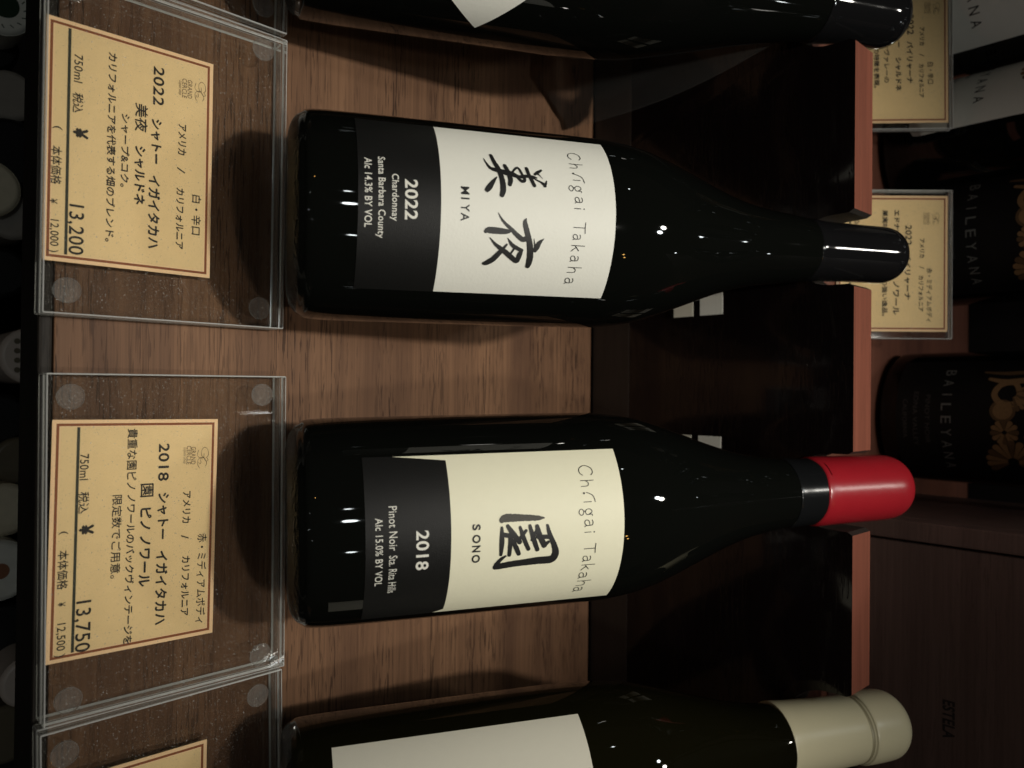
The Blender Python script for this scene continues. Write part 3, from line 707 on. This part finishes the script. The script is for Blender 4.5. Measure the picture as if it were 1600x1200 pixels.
U2 = [('赤・ミディアムボディ', 43, 75, H - 10.8, 3.4, 1), ('アメリカ', 25.5, 37, H - 15.2, 3.0, 1), ('/', 42, 43.5, H - 15.4, 3.0, 1), ('カリフォルニア', 47.5, 69, H - 15.8, 3.0, 1), ('2022', 17.5, 29.5, H - 23.3, 3.9, 1), ('バイリャーナ', 34, 62, H - 23.8, 4.0, 1),
      ('エドナヴァレー', 8.5, 36, H - 30.2, 3.6, 1), ('ピノ', 39, 47, H - 30.4, 3.6, 1), ('ノワール', 51, 71, H - 30.6, 3.8, 1), ('果実味豊かな赤、香りの強い逸品。', 8.5, 72, H - 37.3, 3.4, 1), ('750ml', 11, 20, 12, 3.0, 1), ('税込', 24, 31, 12, 3.6, 1),
      ('GRAND', 10, 17, H - 11.6, 1.7, 1), ('CERCLE', 10, 17, H - 13.6, 1.7, 1), ('GC', 9.4, 17, H - 7.2, 4.0, 1)]
upper_card('dim kraft price card for a dry white, leaning on the white labelled bottles', 'clear holder round the dry white card above the rail', -236.5, 455, 81, H, 0.6, U1)
upper_card('dim kraft price card for a medium bodied red, leaning on the dark labelled bottles', 'clear holder round the medium bodied red card above the rail', -112.5, 455, 81, H, -0.6, U2)

crate = thing('wooden_crate', 'dark stained wooden wine crate with a sliding lid, standing beside the dark labelled bottle', 'crate', (74, 440, 120.2), (0, 0, R(-0.8)))
g = G(); g.box((0, 12, 0), (330, 130, 330), 'crate', 1.0); g.build('box', crate)
g = G(); g.box((0, 0, 0), (10.5, 11.7, 330), 'crate', 0.8); g.build('side_frame', crate)
g = G(); g.box((12.0, 4, 0), (318, 11.7, 330), 'crate', 0.8)
Wc = lambda x, y: (x, 3.9, y)
put_text(g, 'crate_groove', Wc, 'ESTELA', 92, 112, 62, 68, 0.03)
g.build('lid', crate)

# two small pale cards on the dark riser, half hidden behind the bottles
for x0, x1, z0, lab in ((-96, -38.0, 62, 'small pale two part card on the dark riser, behind the two character bottle'), (28.5, 86, 62, 'small pale two part card on the dark riser, behind the red wax bottle')):
    g = G()
    yy = 372.2 - (x0 + x1) / 2 * 0.014
    g.box((x0, yy - 0.9, z0), (x1, yy - 0.2, z0 + 33), 'riser')
    g.box((x0 + 0.3, yy - 1.2, z0 + 0.5), (x1 - 0.3, yy - 0.95, z0 + 13.5), 'paper_plain')
    g.box((x0 + 0.3, yy - 1.2, z0 + 18.0), (x1 - 0.3, yy - 0.95, z0 + 32.4), 'paper')
    tag(g.build('shelf_card', None, (0, 0, 0), (0, 0, R(RZ * 0))), lab, 'card', 'pale cards on the riser')

# ------------------------------------------------------------------ row of bottles below the shelf, seen from above
def low_bottle(label, U, V, z, rn, cap, ring=None, body='cap_black', tilt=(0, 0)):
    up = (V - 800) / 1200; ux = (U - 600) / 1200
    dY, dZ = cp + sp * up, -sp + cp * up
    s = (z - 322) / dZ
    x, y = ux * s, dY * s
    h = z + 449
    t = thing('wine_bottle', label, 'wine bottle', (x, y, -449.3), (R(tilt[0]), R(tilt[1]), 0), 'wine bottles standing below the shelf')
    g = G(); g.lathe(smooth_profile([(0, 26), (4, 30), (h - 150, 30), (h - 110, 24), (h - 80, rn - 0.5), (h - 20, rn - 0.8)], 4), body, 48); g.build('glass_body', t)
    g = G(); g.lathe(smooth_profile([(h - 62, rn - 0.2), (h - 8, rn), (h - 2.5, rn), (h - 0.6, rn - 1.2), (h, rn - 2.6)], 4), cap, 48)
    W = lambda a, b: (a, b, h + 0.1)
    if ring == 'logo':
        disc(g, 'cap_green', W, -1, 1.0, rn * 0.48)
        for i in range(16):
            a = 2 * math.pi * i / 16
            ribbon(g, 'cap_green', W, [(rn * 0.68 * math.cos(a), rn * 0.68 * math.sin(a), 0.5), (rn * 0.78 * math.cos(a + 0.08), rn * 0.78 * math.sin(a + 0.08), 0.5)], step=0.5)
    elif ring == 'rust':
        disc(g, 'cap_rust', W, 0, 0, rn * 0.26)
    elif ring == 'marks':
        for i in range(4):
            disc(g, 'cap_brown', W, (i - 1.5) * rn * 0.34, -rn * 0.45, rn * 0.1)
    g.build('capsule', t)
LOW = [(8, 3, -150, 14.5, 'cap_white', 'logo', 'white capped bottle below the shelf with a green printed disc'),
       (70, -14, -175, 13.5, 'cap_black', None, 'black capped bottle below the shelf, right beside the green printed cap'),
       (148, 16, -170, 13.5, 'cap_grey', None, 'grey capped bottle below the shelf, third along from the green printed cap'),
       (238, 18, -168, 18.5, 'cap_black', None, 'thick black capped bottle below the shelf under the 13,200 card'),
       (292, -18, -165, 15.0, 'cap_cream', None, 'cream capped bottle below the shelf beside the thick black cap'),
       (338, 20, -175, 12.5, 'cap_grey', None, 'dull grey capped bottle below the shelf under the 13,200 digits'),
       (425, 2, -190, 14.0, 'cap_black', None, 'black capped bottle below the shelf, between two grey caps'),
       (556, 50, -150, 14.8, 'cap_pink', 'marks', 'pinkish grey cap with four small marks, below the gap between the price signs'),
       (655, 4, -185, 14.0, 'cap_black', None, 'black capped bottle below the shelf under the 750ml print'),
       (720, 30, -180, 13.0, 'cap_brown', None, 'brown capped bottle below the shelf beside a pale cream cap'),
       (797, 8, -165, 14.0, 'cap_cream', None, 'pale cream capped bottle below the shelf under the wax bottle'),
       (893, 1, -148, 15.5, 'cap_white', 'rust', 'white capped bottle below the shelf with a rust coloured spot'),
       (985, 10, -180, 14.5, 'cap_black', None, 'black capped bottle below the shelf, between the rust spot and pink caps'),
       (1066, 46, -150, 13.5, 'cap_pink', None, 'plain pinkish cap below the shelf near the picture end'),
       (1150, 8, -180, 16.0, 'cap_brown', None, 'brown capped bottle below the shelf, last before the picture edge')]
for U_, V_, z_, rn_, cap_, ring_, lab_ in LOW: low_bottle(lab_, U_, V_, z_, rn_, cap_, ring_)
